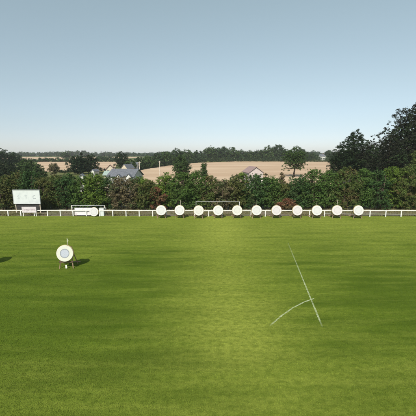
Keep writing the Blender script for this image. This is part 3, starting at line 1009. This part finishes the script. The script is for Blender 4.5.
tg = 'archery targets in a row along the fence'
row = [
    # u, leaf face, flag, label
    (161.3, 'face_white', None, 'white archery target at the left end of the fence row'),
    (179.7, 'face_white', 0.55, 'white archery target with a stick on top, second from the left end'),
    (198.8, 'face_cream', None, 'cream-tinged archery target in front of the goal left post'),
    (218.0, 'face_white', None, 'white archery target under the middle of the goal crossbar'),
    (237.2, 'face_cream', None, 'cream-tinged archery target in front of the goal right post'),
    (256.3, 'face_white', 0.5, 'white archery target with a stick on top, first right of the goal'),
    (276.2, 'face_pink', None, 'faintly pink archery target, second to the right of the goal'),
    (296.8, 'face_pink', None, 'faintly pink archery target just right of the low red shrub'),
    (316.2, 'face_white', 0.42, 'archery target with a short stick, third from the right end'),
    (336.6, 'face_pink', 0.62, 'archery target with a tall stick, second from the right end'),
    (357.3, 'face_white', None, 'white archery target at the right end of the fence row'),
]
tr = np.random.default_rng(12)
for i, (u, fm, fl, lab) in enumerate(row):
    gx, gy = gnd(u, 218.6)
    t = make_target(M[fm], lab, tg, fl)
    t.location = (gx + tr.normal(0, 0.01), gy + tr.normal(0, 0.06), 0)
    t.rotation_euler.z = tr.normal(0, 0.05)

gx, gy = gnd(66.2, 268.8)
t = make_target(M['face_near'], 'cream archery target with blue-grey centre standing alone out on the pitch', 'targets out on the pitch', 0.42, 1.20,
                M['wood'], near=True)
t.location = (gx, gy + 0.05, 0); t.rotation_euler.z = 0.06; t.scale = (0.9,) * 3
gx, gy = gnd(-17.5, 266.5)
t2 = make_target(M['face_near'], 'lone pitch target left of the picture, only its shadow shows', 'targets out on the pitch', 0.42, 1.20,
                 M['paintwood'], near=True)
t2.location = (gx, gy, 0); t2.rotation_euler.z = 0.03; t2.scale = (0.9,) * 3

# ------------------------------------------------------------------ scoreboard and small sign
def text_mesh(body, size, m, name, parent, loc, rx=math.pi / 2, sx=1.0):
    c = bpy.data.curves.new(name, 'FONT'); c.body = body; c.size = size; c.extrude = 0.004
    c.align_x = 'CENTER'; c.align_y = 'CENTER'
    tmp = bpy.data.objects.new(name + '_curve', c)
    me = bpy.data.meshes.new_from_object(tmp)
    bpy.data.objects.remove(tmp); bpy.data.curves.remove(c)
    me.name = name; me.materials.clear(); me.materials.append(m)
    o = bpy.data.objects.new(name, me); COL.objects.link(o); o.parent = parent
    o.location = loc; o.rotation_euler = (rx, 0, 0); o.scale = (sx, 1, 1)
    return o


YB = 39.6
sx0, sx1 = xof(13.4, YB, 2.5), xof(39.6, YB, 2.5)
zt_, zb_ = zof(190.2, YB), zof(203.6, YB)
sb = empty('scoreboard', ((sx0 + sx1) / 2, YB, 0), 'big white scoreboard panel with three grey marks on posts by the hedge', 'scoreboard')
sw = (sx1 - sx0); sh = zt_ - zb_
MB().box((0, 0, (zt_ + zb_) / 2), (sw, 0.10, sh)).build('panel', M['board'], sb)
fr = MB()
fr.box((0, -0.01, zt_ + 0.035), (sw + 0.12, 0.16, 0.065)); fr.box((0, -0.01, zb_ - 0.03), (sw + 0.08, 0.13, 0.055))
for s in (-1, 1): fr.box((s * (sw / 2 + 0.028), -0.01, (zt_ + zb_) / 2), (0.05, 0.13, sh - 0.004))
fr.build('frame', M['greymetal'], sb)
for s in (-1, 1):
    MB().box((s * (sw / 2 - 0.12), 0.11, zt_ / 2 - 0.1), (0.10, 0.10, zt_ + 0.1)).build('post', M['paintwood'], sb)
MB().box((0, 0.13, zb_ / 2 + 0.22), (sw - 0.5, 0.04, zb_ - 0.52)).build('gap_shade', M['gapshade'], sb)  # added dark sheet standing in for the shaded space below the panel
zc_ = (zt_ + zb_) / 2
for (fx, ch, mm) in ((-0.31, 'S', 'letterpale'), (-0.02, 'T', 'letterpale'), (0.29, 'C', 'lettergrey')):
    text_mesh(ch, 0.66, M[mm], 'letter', sb, (fx * sw, -0.056, zc_ - 0.05), sx=0.9)
MB().box((0.38 * sw, -0.055, zb_ + 0.22), (0.42, 0.012, 0.05)).build('caption_bar', M['letterpale'], sb)

YS = f0[1] + 0.35 - 0.65
qx0, qx1 = xof(21.8, YS, 1), xof(36.2, YS, 1)
qt, qb = zof(206.8, YS), zof(212.6, YS)
sg = empty('signboard', ((qx0 + qx1) / 2, YS, 0), 'small pale pink signboard on two legs under the scoreboard', 'sign')
qw = qx1 - qx0
MB().box((0, 0, (qt + qb) / 2), (qw, 0.05, qt - qb)).build('panel', M['pinkboard'], sg)
for s in (-1, 1):
    MB().box((s * (qw / 2 - 0.10), 0.055, qt / 2 - 0.06), (0.09, 0.05, qt - 0.02)).build('leg', M['paint'], sg)
# faded, unreadable line of writing
wr = np.random.default_rng(77); mb = MB(); xx = -qw * 0.34
while xx < qw * 0.36:
    hh = wr.uniform(0.08, 0.2)
    z_ = (qt + qb) / 2 + wr.normal(0, 0.015)
    mb.bar((xx, -0.03, z_ - hh / 2), (xx + wr.uniform(-0.03, 0.05), -0.03, z_ + hh / 2), 0.03, 0.006)
    mb.bar((xx, -0.036, z_ - hh / 2 + wr.uniform(0, hh)), (xx + 0.07, -0.036, z_), 0.025, 0.006)
    xx += wr.uniform(0.08, 0.13)
mb.build('faded_writing', M['letterplum'], sg)

# ------------------------------------------------------------------ frame with spare boards
YK = 38.0
kx0, kx1 = xof(71.8, YK, 1), xof(104.8, YK, 1)
kt = zof(205.4, YK)
kf = empty('metal_frame', ((kx0 + kx1) / 2, YK, 0), 'low grey metal frame standing before the fence, white boards in it', 'frame')
kw = (kx1 - kx0) / 2
for s in (-1, 1):
    MB().tube([(s * kw, 0, -0.05), (s * kw, 0, kt)], [0.045, 0.045], 10).build('upright', M['paintwood'], kf, True)
    MB().tube([(s * kw, 0.05, kt - 0.05), (s * kw, 0.75, 0.02)], [0.03, 0.03], 8).build('stay', M['greymetal'], kf, True)
MB().tube([(-kw - 0.04, 0, kt), (kw + 0.04, 0, kt)], [0.05, 0.05], 10).build('crossbar', M['greymetal'], kf, True)
MB().tube([(-kw, 0.72, 0.55 * kt), (kw, 0.72, 0.55 * kt)], [0.03, 0.03], 8).build('back_bar', M['greymetal'], kf, True)

bx0, bx1 = xof(74.6, 37.7, .6), xof(96.5, 37.7, .6)
bt, bb = zof(207.8, 37.7), 0.10
bn = empty('banner_board', ((bx0 + bx1) / 2, 37.72, 0), 'long white banner board with faint writing leaning in the metal frame', 'board')
bw = bx1 - bx0
MB().box((0, 0, (bt + bb) / 2), (bw, 0.05, bt - bb), Matrix.Rotation(math.radians(-8), 3, 'X')).build('panel', M['banner'], bn)
mb = MB(); xx = -bw * 0.30
while xx < bw * 0.18:
    d = wr.uniform(0.08, 0.2)
    mb.box((xx + d / 2, -0.075, bt - 0.27), (d, 0.012, 0.07)); xx += d + 0.05
mb.build('faded_writing', M['letterpale'], bn)
for s in (-1, 1):
    MB().box((s * (bw / 2 - 0.2), 0.03, 0.04), (0.1, 0.35, 0.10)).build('foot', M['wood'], bn)

dx, dY = xof(94.2, 37.45, .6), 37.42
sp = empty('spare_boss', (dx, dY, 0), 'round white spare target propped against the banner board', 'archery boss')
mm_ = Matrix.Translation((0, 0.0, 0.60)) @ Matrix.Rotation(math.radians(-8), 4, 'X')
o = MB().lathe(disc_profile(0.585, 0.15), 40).build('boss', M['straw'], sp, True); o.matrix_local = mm_
o = MB().lathe([(0.56, 0), (0.56, 0.012), (0.54, 0.018)], 40).build('face', M['face_white'], sp); o.matrix_local = mm_ @ Matrix.Translation((0, -0.078, 0))

px0, px1 = xof(99.8, 37.8, .6), xof(104.2, 37.8, .6)
ck = empty('panel_box', ((px0 + px1) / 2, 37.75, 0), 'narrow upright white box at the right end of the metal frame', 'box')
hb_ = zof(208.2, 37.75)
MB().box((0, 0, hb_ / 2), (px1 - px0, 0.30, hb_ - 0.02)).build('body', M['board'], ck)
MB().box((0, 0, hb_ + 0.022), (px1 - px0 + 0.05, 0.35, 0.04)).build('lid', M['paint'], ck)
MB().box((0, -0.165, hb_ * 0.72), (0.14, 0.025, 0.03)).build('handle', M['greymetal'], ck)

# ------------------------------------------------------------------ air
def haze():
    m, nt = new_mat('haze_air')
    out = N(nt, 'ShaderNodeOutputMaterial')
    v = N(nt, 'ShaderNodeVolumePrincipled')
    v.inputs['Color'].default_value = (0.90, 0.93, 1.0, 1)
    v.inputs['Density'].default_value = HAZE
    v.inputs['Anisotropy'].default_value = 0.2
    L(nt, v.outputs[0], out.inputs['Volume'])
    mb = MB(); mb.box((0, 3200, 25), (13000, 8000, 64))
    o = mb.build('haze', m)
    tag(o, 'thin pale air over the countryside', 'haze', kind='stuff')


HAZE = 0.00024
haze()

# ------------------------------------------------------------------ light and sky
SUN_EL = math.radians(41)
SH = Vector((0.30, 0.95)).normalized()              # direction in which shadows fall
d = Vector((SH.x * math.cos(SUN_EL), SH.y * math.cos(SUN_EL), -math.sin(SUN_EL)))
sl = bpy.data.lights.new('sun', 'SUN'); sl.energy = 3.7; sl.angle = math.radians(0.5); sl.color = (1.0, 0.95, 0.87)
so = bpy.data.objects.new('sun', sl); COL.objects.link(so)
so.rotation_euler = d.to_track_quat('-Z', 'Y').to_euler()
so.location = (-30, -40, 60)

w = bpy.data.worlds.new('World'); S.world = w; w.use_nodes = True
nt = w.node_tree; nt.nodes.clear()
sky = nt.nodes.new('ShaderNodeTexSky'); sky.sky_type = 'NISHITA'; sky.sun_disc = False
sky.sun_elevation = SUN_EL
sky.sun_rotation = math.atan2(-SH.x, -SH.y)          # clockwise from +Y
sky.air_density = 1.0; sky.dust_density = 0.4; sky.ozone_density = 1.0
bg = nt.nodes.new('ShaderNodeBackground'); bg.inputs[1].default_value = 0.105
wo = nt.nodes.new('ShaderNodeOutputWorld')
hv = nt.nodes.new('ShaderNodeHueSaturation'); hv.inputs['Saturation'].default_value = 0.72
L(nt, sky.outputs[0], hv.inputs['Color'])
sz = nt.nodes.new('ShaderNodeSeparateXYZ')
tcw = nt.nodes.new('ShaderNodeTexCoord'); L(nt, tcw.outputs['Generated'], sz.inputs[0])
cr = nt.nodes.new('ShaderNodeValToRGB'); el = cr.color_ramp.elements
el[0].position = 0.0; el[0].color = (0.70, 0.72, 0.86, 1)
el[1].position = 0.45; el[1].color = (1.10, 1.16, 0.96, 1)
for p_, c_ in ((0.05, (0.71, 0.735, 0.83, 1)), (0.10, (0.735, 0.76, 0.78, 1)), (0.20, (0.85, 0.875, 0.80, 1))):
    e_ = el.new(p_); e_.color = c_
L(nt, sz.outputs[2], cr.inputs[0]); tint = cr.outputs[0]
L(nt, mixc(nt, 1.0, hv.outputs[0], tint, 'MULTIPLY'), bg.inputs[0]); L(nt, bg.outputs[0], wo.inputs[0])

# ------------------------------------------------------------------ camera and view
cam = bpy.data.cameras.new('camera'); cam.sensor_width = 36.0; cam.lens = F / 416.0 * 36.0
cam.clip_start = 0.1; cam.clip_end = 20000
co = bpy.data.objects.new('camera', cam); COL.objects.link(co)
co.location = (0, 0, H); co.rotation_euler = (math.pi / 2 - P, 0, 0)
S.camera = co
S.view_settings.view_transform = 'Standard'; S.view_settings.look = 'None'
S.view_settings.gamma = 1.0; S.view_settings.use_curve_mapping = False
S.view_settings.exposure = 0.5
S.cycles.max_bounces = 6; S.cycles.diffuse_bounces = 3; S.cycles.transparent_max_bounces = 8
S.cycles.volume_bounces = 1
